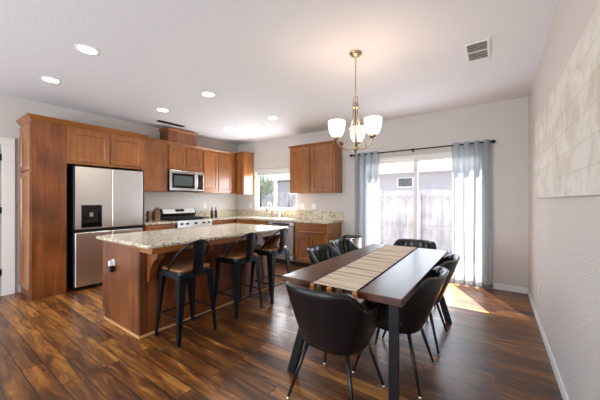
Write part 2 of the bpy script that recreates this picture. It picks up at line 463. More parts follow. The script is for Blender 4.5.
# white interior door at the far left
d2 = struct('door_2', box(XL, XL + .02, -.06, .735, .03, 2.04), MT['doorw'], bevel=.003)
bm = bmesh.new()
for za, zb in ((.22, .95), (1.1, 1.88)):
    for ya, yb in ((.05, .32), (.38, .65)):
        add_box(bm, XL + .02, XL + .026, ya, yb, za, zb)
struct('door_panel', bm, MT['doorw'], d2, bevel=.006)
for z in (.28, 1.12, 1.84):
    struct('hinge', box(XL + .02, XL + .034, .722, .75, z, z + .09), MT['black'], d2, bevel=.003)
bm = bmesh.new()
add_box(bm, XL, XL + .03, .75, .88, 0, 2.06); add_box(bm, XL, XL + .03, -.19, -.07, 0, 2.06); add_box(bm, XL, XL + .03, -.19, .88, 2.06, 2.16)
struct('trim_2', bm, MT['trim'], bevel=.006)

# ------------------------------------------------------------------ cabinets
def panel_door(x0, x1, z0, z1, yf, t=.02, fr=.06, rec=.013, sl=.012):
    """recessed-panel door, front facing -y at yf, back at yf+t"""
    bm = bmesh.new()
    def loop(a, y):
        return [bm.verts.new(p) for p in ((x0 + a, y, z0 + a), (x1 - a, y, z0 + a), (x1 - a, y, z1 - a), (x0 + a, y, z1 - a))]
    L = [loop(0, yf + t), loop(0, yf + .003), loop(.004, yf), loop(fr, yf), loop(fr + .003, yf + .004), loop(fr + sl, yf + rec)]
    bm.faces.new(L[0][::-1])
    for a, b in zip(L, L[1:]):
        for i in range(4):
            j = (i + 1) % 4; bm.faces.new((a[i], a[j], b[j], b[i]))
    bm.faces.new(L[-1])
    return bm

def crown(x0, x1, yf, z, left=True, right=True, h=.07, out=.05, yb=0):
    """crown moulding round a box front (at yf) at height z"""
    prof = [(0, 0), (.012, .008), (.02, .025), (out * .8, h * .72), (out, h * .8), (out, h)]
    bm = bmesh.new(); rows = []
    for o, dz in prof:
        xl = x0 - (o if left else 0); xr = x1 + (o if right else 0)
        rows.append([bm.verts.new(p) for p in ((xl, yb, z + dz), (xl, yf - o, z + dz), (xr, yf - o, z + dz), (xr, yb, z + dz))])
    for a, b in zip(rows, rows[1:]):
        for i in range(4):
            j = (i + 1) % 4; bm.faces.new((a[i], a[j], b[j], b[i]))
    bm.faces.new(rows[0][::-1]); bm.faces.new(rows[-1])
    return bm

def cabinet(name, label, loc, rz, w, dep, z0, z1, doors, cat='cabinet', crown_sides=None, toe=False, group=None, drawers=(), body='cab', ccap=.045):
    c = thing(name, label, cat, loc, rz, group)
    bm = bmesh.new()
    if toe:
        add_box(bm, 0, w, -dep, 0, z0 + .1, z1)
    else:
        add_box(bm, 0, w, -dep, 0, z0, z1)
    obj('body', bm, MT[body], c, bevel=.002)
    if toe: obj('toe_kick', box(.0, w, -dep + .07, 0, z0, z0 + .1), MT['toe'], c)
    for (a, b, za, zb) in doors:
        obj('door', panel_door(a, b, za, zb, -dep - .02), MT['cab'], c)
    for (a, b, za, zb) in drawers:
        obj('drawer', panel_door(a, b, za, zb, -dep - .02, fr=.03), MT['cabh'], c)
    if crown_sides is not None:
        obj('crown_moulding', crown(0, w, -dep, z1 - .005, crown_sides[0], crown_sides[1], h=ccap, out=ccap * .75), MT['cabh'], c)
    return c

R90 = PI / 2
WL = XL + .002
# pantry + over-fridge cabinet
p = thing('pantry_cabinet', 'tall wooden pantry cabinet with knotty side panel left of the refrigerator', 'cabinet', (WL, .94, 0), R90)
obj('body', box(0, .36, -.578, 0, .0, 2.35), MT['cabp'], p, bevel=.002)
def end_door(y0, y1, z0, z1, x, par, mat):
    b = panel_door(y0, y1, z0, z1, 0, fr=.06)
    # turn the -y facing door so that it faces -x in the rotated frame
    bmesh.ops.transform(b, matrix=Matrix.Translation((x, 0, 0)) @ Matrix.Rotation(-PI / 2, 4, 'Z'), verts=b.verts)
    return obj('door', b, mat, par)
end_door(.03, .55, 1.70, 2.31, -.02, p, MT['cab'])
end_door(.03, .55, .12, 1.67, -.02, p, MT['cab'])
obj('crown_moulding', crown(0, .36, -.578, 2.345, True, False, h=.07, out=.05), MT['cabh'], p)
c = cabinet('fridge_cabinet', 'two door wooden cabinet mounted directly above the refrigerator', (WL, 1.302, 0), R90, 1.05, .578, 1.82, 2.35,
            [(.05, .52, 1.86, 2.31), (.545, 1.01, 1.86, 2.31)])
obj('crown_moulding', crown(0, 1.05, -.578, 2.345, False, True, h=.07, out=.05, yb=-.385), MT['cabh'], c)
obj('side_panel', box(1.03, 1.05, -.578, 0, .0, 1.82), MT['cabp'], c)

# uppers along the left wall
cabinet('wall_cabinet', 'single door wooden wall cabinet between refrigerator cabinet and microwave', (WL, 2.36, 0), R90, .55, .33, 1.46, 2.40,
        [(.03, .52, 1.49, 2.36)], crown_sides=(False, False))
cabinet('wall_cabinet', 'short two door wooden wall cabinet directly above the microwave', (WL, 2.912, 0), R90, .765, .33, 1.90, 2.40,
        [(.02, .375, 1.93, 2.36), (.39, .745, 1.93, 2.36)], crown_sides=(False, False))
cabinet('wall_cabinet', 'tall two door wooden wall cabinet right of the microwave', (WL, 3.679, 0), R90, .965, .33, 1.46, 2.40,
        [(.025, .41, 1.49, 2.36), (.425, .81, 1.49, 2.36)], crown_sides=(False, False))
v = thing('vent_chase', 'boxed wooden vent cover with moulding on top of the microwave cabinet', 'vent cover', (WL, 2.93, 2.442), R90)
obj('body', box(0, .62, -.31, 0, 0, .225), MT['cabp'], v, bevel=.002)
obj('crown_moulding', crown(0, .62, -.31, .22, True, True, h=.045, out=.035), MT['cabh'], v)
# corner cabinet on the back wall
YW = YB - .002
cabinet('wall_cabinet', 'narrow wooden corner wall cabinet left of the kitchen window', (-5.168, YW, 0), 0, .255, .33, 1.44, 2.42,
        [(.03, .235, 1.47, 2.39)], crown_sides=(False, True))
cabinet('wall_cabinet', 'wide two door wooden wall cabinet between kitchen window and sliding door', (-3.54, YW, 0), 0, 1.05, .33, 1.44, 2.385,
        [(.03, .515, 1.475, 2.35), (.54, 1.02, 1.475, 2.35)], crown_sides=(True, True))

# base cabinets
CH = .872
cabinet('base_cabinet', 'wooden base cabinet with a drawer between refrigerator and gas range', (WL, 2.36, 0), R90, .55, .61, 0, CH,
        [(.03, .52, .13, .66)], toe=True, drawers=[(.03, .52, .69, .845)])
cabinet('base_cabinet', 'wooden base cabinet with drawers right of the gas range', (WL, 3.679, 0), R90, .70, .61, 0, CH,
        [(.03, .345, .13, .66), (.355, .67, .13, .66)], toe=True, drawers=[(.03, .67, .69, .845)])
cabinet('base_cabinet', 'wooden sink base cabinet with two doors under the kitchen window', (-4.882, YW, 0), 0, .97, .59, 0, .66,
        [(.04, .48, .13, .64), (.495, .93, .13, .64)], toe=True)
c = [o for o in bpy.data.objects if o.get('label', '').startswith('wooden sink base')][0]
obj('false_front', box(0, .97, -.59, -.56, .66, CH), MT['cabh'], c)
obj('drawer', panel_door(.04, .93, .69, .845, -.61, fr=.03), MT['cabh'], c)
cabinet('base_cabinet', 'wooden end base cabinet with drawer and two doors beside the dishwasher', (-3.215, YW, 0), 0, .715, .59, 0, CH,
        [(.03, .345, .13, .64), (.36, .685, .13, .64)], toe=True, drawers=[(.03, .685, .67, .845)])
struct('trim_3', box(-2.499, -2.49, YB - .6, YB - .005, 0, .03), MT['shoe'])

# counters
ct = thing('countertop', 'speckled beige granite countertop running from the range round to the sink', 'countertop', (0, 0, 0))
bm = bmesh.new()
SX0, SX1, SY0, SY1 = -4.62, -3.98, 4.44, 4.84
x0, x1, y0, y1 = XL + .003, -2.46, YB - .63, YB - .003
add_box(bm, x0, SX0, y0, y1, CH + .002, .91); add_box(bm, SX1, x1, y0, y1, CH + .002, .91)
add_box(bm, SX0, SX1, y0, SY0, CH + .002, .91); add_box(bm, SX0, SX1, SY1, y1, CH + .002, .91)
add_box(bm, x0, XL + .65, 3.681, y0, CH + .002, .91)
obj('counter_slab', bm, MT['gran'], ct)
bm = bmesh.new()
add_box(bm, XL + .003, XL + .023, 3.681, YB - .003, .91, 1.065)
add_box(bm, XL + .023, WX0 - .02, YB - .023, YB - .003, .91, 1.065)
add_box(bm, WX0 - .02, WX1 + .02, YB - .023, YB - .003, .91, 1.05)
add_box(bm, WX1 + .02, x1, YB - .023, YB - .003, .91, 1.07)
obj('backsplash', bm, MT['gran'], ct)
ct = thing('countertop', 'short piece of granite countertop between refrigerator and gas range', 'countertop', (0, 0, 0))
obj('counter_slab', box(XL + .003, XL + .65, 2.36, 2.908, CH + .002, .91), MT['gran'], ct, bevel=.006)
obj('backsplash', box(XL + .003, XL + .023, 2.36, 2.908, .91, 1.065), MT['gran'], ct)

# sink + faucet
sk = thing('kitchen_sink', 'stainless steel sink set in the granite under the kitchen window', 'sink', (-4.3, 4.64, .91))
bm = bmesh.new(); a, b_, zt, zb = .318, .198, -.005, -.2
add_box(bm, -a, a, -b_, b_, zb - .01, zb)
for q in ((-a, -a + .01, -b_, b_), (a - .01, a, -b_, b_), (-a, a, -b_, -b_ + .01), (-a, a, b_ - .01, b_), (-.006, .006, -b_, b_)):
    add_box(bm, q[0], q[1], q[2], q[3], zb, zt)
obj('basin', bm, MT['steel'], sk)
obj('drain', lathe([(.0, zb + .001), (.035, zb + .001), (.04, zb + .004), (.042, zb)], (-.16, 0, 0)), MT['chrome'], sk)
fc = thing('kitchen_faucet', 'tall chrome gooseneck faucet behind the sink', 'faucet', (-4.27, 4.895, .91))
obj('base', lathe([(.03, 0), (.03, .01), (.022, .02), (.02, .09), (.014, .1)]), MT['chrome'], fc, smooth=True)
pts = [(0, 0, .09), (0, 0, .24)] + [(0, -.075 + .075 * math.cos(t), .24 + .09 * math.sin(t)) for t in [PI * k / 10 for k in range(1, 10)]] + [(0, -.15, .2)]
obj('spout', tube(pts, .011), MT['chrome'], fc, smooth=True)
obj('spray_head', lathe([(.012, .0), (.017, .005), (.016, .06), (.011, .07)], (0, -.15, .14)), MT['black'], fc, smooth=True)
obj('lever', tube([(.02, 0, .06), (.06, 0, .075), (.09, 0, .1)], .006), MT['chrome'], fc, smooth=True)

# ------------------------------------------------------------------ refrigerator
f = thing('refrigerator', 'stainless four door refrigerator with an ice and water dispenser', 'refrigerator', (WL + .03, 1.375, 0), R90)
FW, FD = .93, .57
obj('body', box(0, FW, -.535, 0, .02, 1.785), MT['black'], f, bevel=.004)
def fridge_door(x0, x1, z0, z1):
    b = box(x0, x1, -FD - .04, -.54, z0, z1)
    return obj('door', b, MT['steel'], f, bevel=.012, seg=3)
bm = bmesh.new()   # upper left door with the dispenser niche
nx0, nx1, nz0, nz1 = .075, .33, .90, 1.23
for q in ((.004, nx0, .885, 1.78), (nx1, .462, .885, 1.78), (nx0, nx1, .885, nz0), (nx0, nx1, nz1, 1.78)):
    add_box(bm, q[0], q[1], -FD - .04, -.54, q[2], q[3])
dl = obj('door', bm, MT['steel'], f)
bm = bmesh.new()
add_box(bm, nx0, nx1, -.555, -.545, nz0, nz1)
for q in ((nx0, nx0 + .012, nz0, nz1), (nx1 - .012, nx1, nz0, nz1), (nx0 + .012, nx1 - .012, nz0, nz0 + .02), (nx0 + .012, nx1 - .012, nz1 - .11, nz1)):
    add_box(bm, q[0], q[1], -FD - .045, -.555, q[2], q[3])
dp = obj('dispenser', bm, MT['blackg'], dl)
obj('dispenser_lever', box(.18, .225, -.60, -.56, 1.06, 1.13), MT['steelh'], dl, bevel=.004)
fridge_door(.470, FW - .004, .885, 1.78)
fridge_door(.004, .462, .06, .835)
fridge_door(.470, FW - .004, .06, .835)
obj('handle_band', box(.004, FW - .004, -FD - .02, -.54, .84, .88), MT['black'], f)
obj('kick_plate', box(.01, FW - .01, -.55, -.5, .0, .05), MT['black'], f)
for x in (.05, .88): obj('hinge_cap', box(x - .04, x + .04, -.6, -.5, 1.786, 1.805), MT['black'], f, bevel=.004)

# ------------------------------------------------------------------ microwave
m = thing('microwave', 'stainless over the range microwave under the short cabinet', 'microwave', (WL, 2.916, 1.47), R90)
obj('body', box(0, .757, -.36, 0, 0, .425), MT['black'], m, bevel=.003)
obj('front_panel', box(0, .757, -.385, -.36, .02, .42), MT['steelh'], m, bevel=.006)
obj('door_window', box(.05, .54, -.39, -.385, .07, .36), MT['blackg'], m, bevel=.002)
obj('window_pane', box(.09, .5, -.3925, -.39, .115, .315), plain('microwave_grey_pane', srgb(74, 84, 82), .2), m)
obj('control_panel', box(.615, .74, -.39, -.385, .05, .36), MT['blackg'], m, bevel=.002)
obj('handle', tube([(.58, -.387, .06), (.58, -.42, .08), (.58, -.425, .2), (.58, -.42, .34), (.58, -.387, .37)], .011), MT['steel'], m, smooth=True)
obj('vent_grille', box(.4, .7, -.386, -.3, -.006, .02), MT['black'], m)

# ------------------------------------------------------------------ gas range
r = thing('gas_range', 'stainless gas range with black cooktop and raised control back panel', 'stove', (WL, 2.914, 0), R90)
obj('body', box(0, .76, -.62, -.01, .03, .90), MT['black'], r, bevel=.003)
obj('oven_door', box(.01, .75, -.655, -.622, .2, .76), MT['steel'], r, bevel=.006)
obj('oven_window', box(.14, .62, -.658, -.655, .33, .62), MT['blackg'], r)
obj('oven_handle', tube([(.07, -.655, .71), (.07, -.7, .71), (.69, -.7, .71), (.69, -.655, .71)], .012), MT['steel'], r, smooth=True)
obj('drawer', box(.01, .75, -.65, -.622, .05, .19), MT['steel'], r, bevel=.006)
obj('control_panel', prism([(-.62, .78), (-.672, .78), (-.655, .915), (-.62, .915)], 0.0, .76, axis='X'), MT['steel'], r, bevel=.003)
for i, x in enumerate((.08, .2, .38, .56, .68)):
    k = obj('knob', lathe([(.021, 0), (.021, -.012), (.017, -.03), (.0, -.03)], (x, -.664, .85), axis='Y', seg=16), MT['black'], r, smooth=False)
obj('cooktop', box(0, .76, -.655, -.08, .90, .92), MT['blackg'], r, bevel=.004)
for gx in (.06, .29, .52):
    bm = bmesh.new()
    for t in (0, .09, .18):
        add_box(bm, gx + t, gx + t + .012, -.62, -.13, .935, .95)
    for t in (-.62, -.5, -.37, -.25, -.142):
        add_box(bm, gx, gx + .192, t, t + .012, .935, .95)
    for t in (-.62, -.142):
        for u in (0, .18): add_box(bm, gx + u, gx + u + .012, t, t + .012, .92, .935)
    obj('grate', bm, MT['iron'], r)
for x, y in ((.15, -.5), (.15, -.25), (.38, -.37), (.61, -.5), (.61, -.25)):
    obj('burner', lathe([(.045, .92), (.045, .928), (.03, .932), (.0, .932)], (x, y, 0), seg=16), MT['iron'], r)
obj('backguard', prism([(-.015, .90), (-.08, .90), (-.08, .97), (-.12, 1.03), (-.075, 1.13), (-.015, 1.13)], .0, .76, axis='X'), MT['black'], r, bevel=.004)
def slant(x0, x1, t0, t1, off, nm, mat):
    A = Vector((-.12, 1.03)); B = Vector((-.075, 1.13)); nrm = Vector((-(B - A).y, (B - A).x)).normalized() 
    if nrm.x > 0: nrm = -nrm
    p = [A + (B - A) * t0, A + (B - A) * t1]; q = [v + nrm * off for v in p]
    obj(nm, prism([tuple(p[0]), tuple(p[1]), tuple(q[1]), tuple(q[0])], x0, x1, axis='X'), mat, r)
slant(.02, .74, .0, .95, .004, 'back_panel', MT['steel'])
slant(.28, .48, .3, .8, .006, 'display', MT['blackg'])

# ------------------------------------------------------------------ dishwasher
dw = thing('dishwasher', 'stainless dishwasher under the counter between sink and end cabinet', 'dishwasher', (-3.9, YW, 0))
obj('body', box(0, .675, -.57, -.02, .1, .868), MT['black'], dw)
obj('door', box(.012, .663, -.605, -.572, .11, .775), MT['steeld'], dw, bevel=.006)
obj('control_strip', box(.012, .663, -.6, -.572, .785, .862), MT['steelh'], dw, bevel=.004)
obj('handle_recess', box(.12, .55, -.606, -.6, .80, .835), MT['blackg'], dw)
obj('toe_kick', box(0, .675, -.52, -.1, 0, .1), MT['black'], dw)
obj('badge', box(.58, .63, -.6065, -.605, .17, .185), MT['chrome'], dw)

# ------------------------------------------------------------------ island
IX0, IX1, IY0, IY1 = -3.60, -2.76, 1.27, 3.20
isl = thing('kitchen_island', 'long wooden kitchen island base with corbels in front of the range', 'kitchen island', ((IX0 + IX1) / 2, (IY0 + IY1) / 2, 0))
hx, hy = (IX1 - IX0) / 2, (IY1 - IY0) / 2
bm = bmesh.new(); add_box(bm, -hx, hx, -hy, hy, .1, .84); add_box(bm, -hx + .07, hx, -hy, hy, 0, .1)
obj('body', bm, MT['cabp'], isl)
obj('front_panel', box(hx, hx + .012, -hy, hy, .02, .84), MT['cabp'], isl)
for s in (-1, 1):
    obj('corner_post', box(hx - .002, hx + .02, s * hy - (.06 if s > 0 else 0), s * hy + (.06 if s < 0 else 0), 0, .84), MT['cabp'], isl, bevel=.002)
n_d = 3; wd = (2 * hy - .08) / n_d
for i in range(n_d):
    b = panel_door(0, wd - .01, .13, .82, 0)
    bmesh.ops.transform(b, matrix=Matrix.Translation((-hx - .02, hy - .04 - i * wd, 0)) @ Matrix.Rotation(-PI / 2, 4, 'Z'), verts=b.verts)
    obj('door', b, MT['cab'], isl)
bm = bmesh.new()
add_box(bm, hx + .02, hx + .24, -hy - .0, hy, .815, .84); add_box(bm, -hx, hx + .25, -hy, hy, .84, .868)
obj('overhang_frame', bm, MT['cabh'], isl)
for y in (-hy + .06, -.35, .35, hy - .1):
    prof = [(hx + .02, .815), (hx + .02, .52), (hx + .06, .52), (hx + .075, .6), (hx + .11, .68), (hx + .16, .735), (hx + .21, .755), (hx + .225, .815)]
    obj('corbel', prism(prof, y, y + .07, axis='Y'), MT['cabp'], isl, bevel=.003)
bm = bmesh.new()
add_box(bm, -hx + .07, hx + .02, -hy - .016, -hy, 0, .022); add_box(bm, hx + .02, hx + .036, -hy - .016, hy, 0, .022)
obj('shoe_moulding', bm, MT['shoe'], isl, bevel=.005)
# countertop with rounded corners
def round_rect(x0, x1, y0, y1, r, n=8):
    pts = []
    for cx, cy, a0 in ((x1 - r, y1 - r, 0), (x0 + r, y1 - r, PI / 2), (x0 + r, y0 + r, PI), (x1 - r, y0 + r, 1.5 * PI)):
        for k in range(n + 1):
            a = a0 + PI / 2 * k / n; pts.append((cx + r * math.cos(a), cy + r * math.sin(a)))
    return pts
tag(obj('island_countertop', prism(round_rect(-3.67, -2.49, 1.215, 3.28, .06), .87, .905, axis='Z'), MT['gran'], bevel=.012, seg=3),
    'glossy speckled granite slab on top of the kitchen island', 'countertop')
# outlet with plug on island end
io = thing('wall_outlet', 'white outlet with a black plug on the end panel of the island', 'outlet', (-3.31, IY0, .62))
obj('cover_plate', box(-.035, .035, -.008, -.001, -.057, .057), MT['plate'], io, bevel=.002)
obj('plug', box(.0, .05, -.05, -.008, -.07, -.005), MT['black'], io, bevel=.006)
obj('night_light', box(-.025, .02, -.045, -.008, -.01, .045), MT['plate'], io, bevel=.006)

# ------------------------------------------------------------------ bar stools
def make_stool():
    t = thing('bar_stool', '', 'bar stool')
    obj('seat', prism(round_rect(-.175, .175, -.175, .175, .06), .64, .665, axis='Z'), MT['seatw'], t, bevel=.008, seg=3)
    bm = bmesh.new()
    lo, hi = round_rect(-.183, .183, -.183, .183, .055), round_rect(-.172, .172, -.172, .172, .05)
    A = [bm.verts.new((x, y, .585)) for x, y in lo]; B = [bm.verts.new((x, y, .642)) for x, y in hi]
    n = len(lo)
    for i in range(n): bm.faces.new((A[i], A[(i + 1) % n], B[(i + 1) % n], B[i]))
    bm.faces.new(B); bm.faces.new(A[::-1])
    obj('seat_frame', bm, MT['gun'], t, smooth=False)
    for sx in (-1, 1):
        for sy in (-1, 1):
            bm = bmesh.new(); rings = []
            # folded sheet-steel leg: an L section that tapers downwards
            for z, cx, cy, wd in ((.62, .178, .178, .075), (.45, .186, .183, .062), (.2, .198, .192, .042), (.02, .208, .2, .028), (0, .209, .201, .028)):
                th = .006
                L = [(0, 0), (-wd, 0), (-wd, -th), (-th * 2, -th * 2), (-th, -wd), (0, -wd)]
                rings.append([bm.verts.new((sx * (cx + a), sy * (cy + b), z)) for a, b in L])
            for a, b in zip(rings, rings[1:]):
                for i in range(6): bm.faces.new((a[i], a[(i + 1) % 6], b[(i + 1) % 6], b[i]))
            bm.faces.new(rings[0]); bm.faces.new(rings[-1][::-1])
            lg = obj('leg', bm, MT['gun'], t)
            obj('rubber_foot', box(*sorted((sx * .178, sx * .212)), *sorted((sy * .17, sy * .204)), 0, .018), MT['black'], lg, bevel=.003)
    bm = bmesh.new(); k = .19
    for a, b, z in (((-k, -k), (k, -k), .2), ((-k, k), (k, k), .2), ((-k, -k), (-k, k), .23), ((k, -k), (k, k), .23)):
        add_tube(bm, [(a[0], a[1], z), (b[0], b[1], z)], .008, seg=8)
    obj('footrest', bm, MT['gun'], t)
    # hoop back: local +y is the back
    pts = []
    for i in range(25):
        u = i / 24; a = PI * u
        x = -.178 * math.cos(a); h = math.sin(a)
        y = -.02 + .25 * (h ** .7); z = .64 + .285 * (h ** .62)
        pts.append((x, y, z))
    obj('back_hoop', tube(pts, .0105, seg=8), MT['gun'], t, smooth=True)
    bm = bmesh.new(); rows = []
    for i in range(9):
        u = i / 8; z = .60 + (.918 - .60) * u; y = .176 + .052 * u + .012 * math.sin(PI * u); hw = .05 + .018 * u
        rows.append([bm.verts.new((x, y + dy - .02 * (abs(x) / .06) ** 2 * .5, z)) for dy in (0,) for x in (-hw, -hw * .5, 0, hw * .5, hw)] +
                    [bm.verts.new((x, y + .007 - .02 * (abs(x) / .06) ** 2 * .5, z)) for x in (hw, hw * .5, 0, -hw * .5, -hw)])
    for a, b in zip(rows, rows[1:]):
        for i in range(10): bm.faces.new((a[i], a[(i + 1) % 10], b[(i + 1) % 10], b[i]))
    bm.faces.new(rows[0][::-1]); bm.faces.new(rows[-1])
    obj('splat', bm, MT['gun'], t)
    return t
st = make_stool()
for i, (x, y, rz, lb) in enumerate(((-2.495, 1.594, -R90, 'dark metal bar stool with wooden seat, nearest the camera of the island three'),
                                    (-2.51, 2.28, -R90, 'dark metal bar stool with wooden seat in the middle of the island row'),
                                    (-2.50, 2.86, -R90, 'dark metal bar stool at the far end of the island, nearest the window'))):
    o = st if i == 0 else copy_tree(st)
    o.location = (x, y, 0); o.rotation_euler = (0, 0, rz); tag(o, lb, 'bar stool', 'bar stools along the island')

# ------------------------------------------------------------------ dining table
TX0, TX1, TY0, TY1, TZ = -1.26, -.42, 1.56, 3.36, .76
tb = thing('dining_table', 'rectangular dark walnut dining table on black steel legs', 'table', ((TX0 + TX1) / 2, (TY0 + TY1) / 2, 0))
thx, thy = (TX1 - TX0) / 2, (TY1 - TY0) / 2
obj('tabletop', box(-thx, thx, -thy, thy, TZ - .045, TZ), MT['table'], tb, bevel=.004)
def bar(top, bot, wx, wy):
    bm = bmesh.new()
    A = [bm.verts.new((top[0] + a * wx, top[1] + b * wy, TZ - .046)) for a, b in ((-1, -1), (1, -1), (1, 1), (-1, 1))]
    B = [bm.verts.new((bot[0] + a * wx, bot[1] + b * wy, 0)) for a, b in ((-1, -1), (1, -1), (1, 1), (-1, 1))]
    for i in range(4): bm.faces.new((A[i], A[(i + 1) % 4], B[(i + 1) % 4], B[i]))
    bm.faces.new(A); bm.faces.new(B[::-1]); return bm
obj('leg', bar((-.22, -thy + .14), (-.435, -thy + .14), .03, .02), MT['tleg'], tb)
obj('leg', bar((.36, -thy + .06), (.36, -thy + .06), .026, .016), MT['tleg'], tb)
obj('leg', bar((.22, thy - .03), (.43, thy - .03), .03, .02), MT['tleg'], tb)
obj('leg', bar((-.36, thy - .06), (-.36, thy - .06), .026, .016), MT['tleg'], tb)
bm = bmesh.new()
add_box(bm, -.40, .40, -thy + .045, -thy + .105, TZ - .056, TZ - .046); add_box(bm, -.40, .40, thy - .105, thy - .045, TZ - .056, TZ - .046)
obj('mounting_plate', bm, MT['tleg'], tb)

# runner with tassels
rn = thing('table_runner', 'striped beige woven table runner with tassels lying along the dining table', 'table runner', (-.83, 1.555, TZ + .001))
bm = bmesh.new(); rows = []; n = 26
L = 1.79
for i in range(n + 1):
    u = i / n; y = L * u; cx = -.0 - .075 * u; hw = .160 + .018 * u
    rows.append((y, cx, hw))
def strip(a, b, z0, z1):
    bm = bmesh.new(); R = []
    for y, cx, hw in rows:
        R.append([bm.verts.new((cx + hw * s, y, z)) for s, z in ((a, z0), (b, z0), (b, z1), (a, z1))])
    # front fold over the table edge
    y, cx, hw = rows[0]
    R.insert(0, [bm.verts.new((cx + hw * s, yy, -.004)) for s, yy in ((a, -.0015), (b, -.0015), (b, -.005), (a, -.005))])
    R[1:1] = [[bm.verts.new((cx + hw * s, yy, z)) for s, yy, z in ((a, -.0015, z0), (b, -.0015, z0), (b, -.005, z1), (a, -.005, z1))]]
    for p_, q_ in zip(R, R[1:]):
        for i in range(4): bm.faces.new((p_[i], p_[(i + 1) % 4], q_[(i + 1) % 4], q_[i]))
    bm.faces.new(R[0][::-1]); bm.faces.new(R[-1]); return bm
obj('woven_cloth', strip(-.95, .95, 0, .004), MT['runner'], rn)
obj('border', strip(.952, 1.0, 0, .0045), MT['runb'], rn)
obj('border', strip(-1.0, -.952, 0, .0045), MT['runb'], rn)
for i, x in enumerate((-.150, -.100, -.025, .045, .145)):
    bm = lathe([(.004, 0), (.012, -.004), (.018, -.014), (.015, -.021), (.021, -.036), (.021, -.044), (0, -.046)], (x, -.024, .001), seg=12)
    obj('tassel', bm, MT['rust'] if i in (0, 2, 4) else MT['olive'], rn, smooth=True)

# ------------------------------------------------------------------ dining chairs
def make_chair():
    t = thing('dining_chair', '', 'chair')
    N = 132; rx, ry = .278, .275
    A0 = math.radians(128)
    def top(a):    # a = angle from straight back (+y), height of the rim
        k = abs(a) / A0
        s = min(1, max(0, (k - .30) / .34)); s = s * s * (3 - 2 * s)
        e = min(1, max(0, (k - .80) / .20)); e = e * e * (3 - 2 * e)
        return .782 - .142 * s - .14 * e
    def rad(a, z):
        q = (z - .37) / .45
        k = .74 + .30 * min(1, q * 1.15) ** .7
        if abs(a) > PI / 2: k *= 1 - .03 * (abs(a) - PI / 2)
        return k
    def shape(a, k, z=.37):
        ca, sa = math.cos(a), math.sin(a); e = .74
        lean = .085 * max(0, (z - .37) / .43) ** 1.2 * max(0, ca) ** .7
        return (rx * k * math.copysign(abs(sa) ** e, sa), ry * k * math.copysign(abs(ca) ** e, ca) + lean)
    bm = bmesh.new(); cols = []
    NZ = 12
    for i in range(N + 1):
        a = -A0 + 2 * A0 * i / N; zt = top(a); col = []
        rib = .10 * abs(math.sin(a * 10.0)) ** .6 if abs(a) < 1.55 else 0
        for j in range(NZ + 1):                   # outside, bottom to top
            z = .375 + (zt - .375) * j / NZ; x, y = shape(a, rad(a, z), z); col.append((x, y, z))
        x, y = shape(a, rad(a, zt) - .05, zt); col.append((x, y, zt + .012))
        for j in range(NZ, -1, -1):               # inside, top to bottom
            z = .40 + (zt - .012 - .40) * j / NZ
            x, y = shape(a, rad(a, z) - .15 + rib * math.sin(PI * min(1, j / NZ * .98 + .01)) ** .5, z); col.append((x, y, z))
        cols.append([bm.verts.new(p) for p in col])
    for a, b in zip(cols, cols[1:]):
        for j in range(len(a) - 1): bm.faces.new((a[j], a[j + 1], b[j + 1], b[j]))
        bm.faces.new((a[-1], a[0], b[0], b[-1]))
    bm.faces.new(cols[0]); bm.faces.new(cols[-1][::-1])
    obj('backrest', bm, MT['leather'], t, smooth=True)
    # piping along the outer rim
    pts = [(*shape(-A0 + 2 * A0 * i / N, rad(-A0 + 2 * A0 * i / N, top(-A0 + 2 * A0 * i / N)) + .004, top(-A0 + 2 * A0 * i / N)), top(-A0 + 2 * A0 * i / N) + .002) for i in range(N + 1)]
    obj('piping', tube(pts, .005, seg=6), MT['leather'], t, smooth=True)
    # seat cushion
    bm = bmesh.new(); rings = []
    for k, z in ((.60, .362), (.72, .368), (.77, .40), (.83, .43), (.85, .455), (.80, .474), (.6, .482), (.3, .478)):
        ring = []
        for i in range(48):
            a = 2 * PI * i / 48; x, y = shape(a, k)
            if y < 0: y *= 1.12
            ring.append(bm.verts.new((x, y, z)))
        rings.append(ring)
    for a, b in zip(rings, rings[1:]):
        for i in range(48): bm.faces.new((a[i], a[(i + 1) % 48], b[(i + 1) % 48], b[i]))
    bm.faces.new(rings[0][::-1]); bm.faces.new(rings[-1])
    obj('seat', bm, MT['leather'], t, smooth=True)
    for sx in (-1, 1):
        for sy in (-1, 1):
            lg = obj('leg', tube([(sx * .14, sy * .14, .375), (sx * .236, sy * .236, .012)], .015, seg=12, r1=.009), MT['chleg'], t, smooth=True)
            obj('foot_glide', lathe([(.012, 0), (.012, .008), (.008, .014)], (sx * .237, sy * .237, 0), seg=12), MT['chrome'], lg)
    return t
ch = make_chair()
CH6 = ((-.88, 1.685, PI, 'black leather dining chair at the near end of the table, back to the camera'),
       (-.645, 2.185, -R90, 'black leather dining chair on the wall side, beside the near table corner'),
       (-.63, 2.815, -R90, 'black leather dining chair on the wall side, nearer the sliding door'),
       (-.84, 3.46, 0, 'black leather dining chair at the far table end before the sliding door'),
       (-1.30, 2.62, R90, 'channel backed black dining chair on the kitchen side, facing the middle of the table'),
       (-1.37, 3.23, R90, 'channel backed black dining chair on the kitchen side, beside the steel trash can'))
for i, (x, y, rz, lb) in enumerate(CH6):
    o = ch if i == 0 else copy_tree(ch)
    o.location = (x, y, 0); o.rotation_euler = (0, 0, rz); tag(o, lb, 'chair', 'dining chairs around the table')

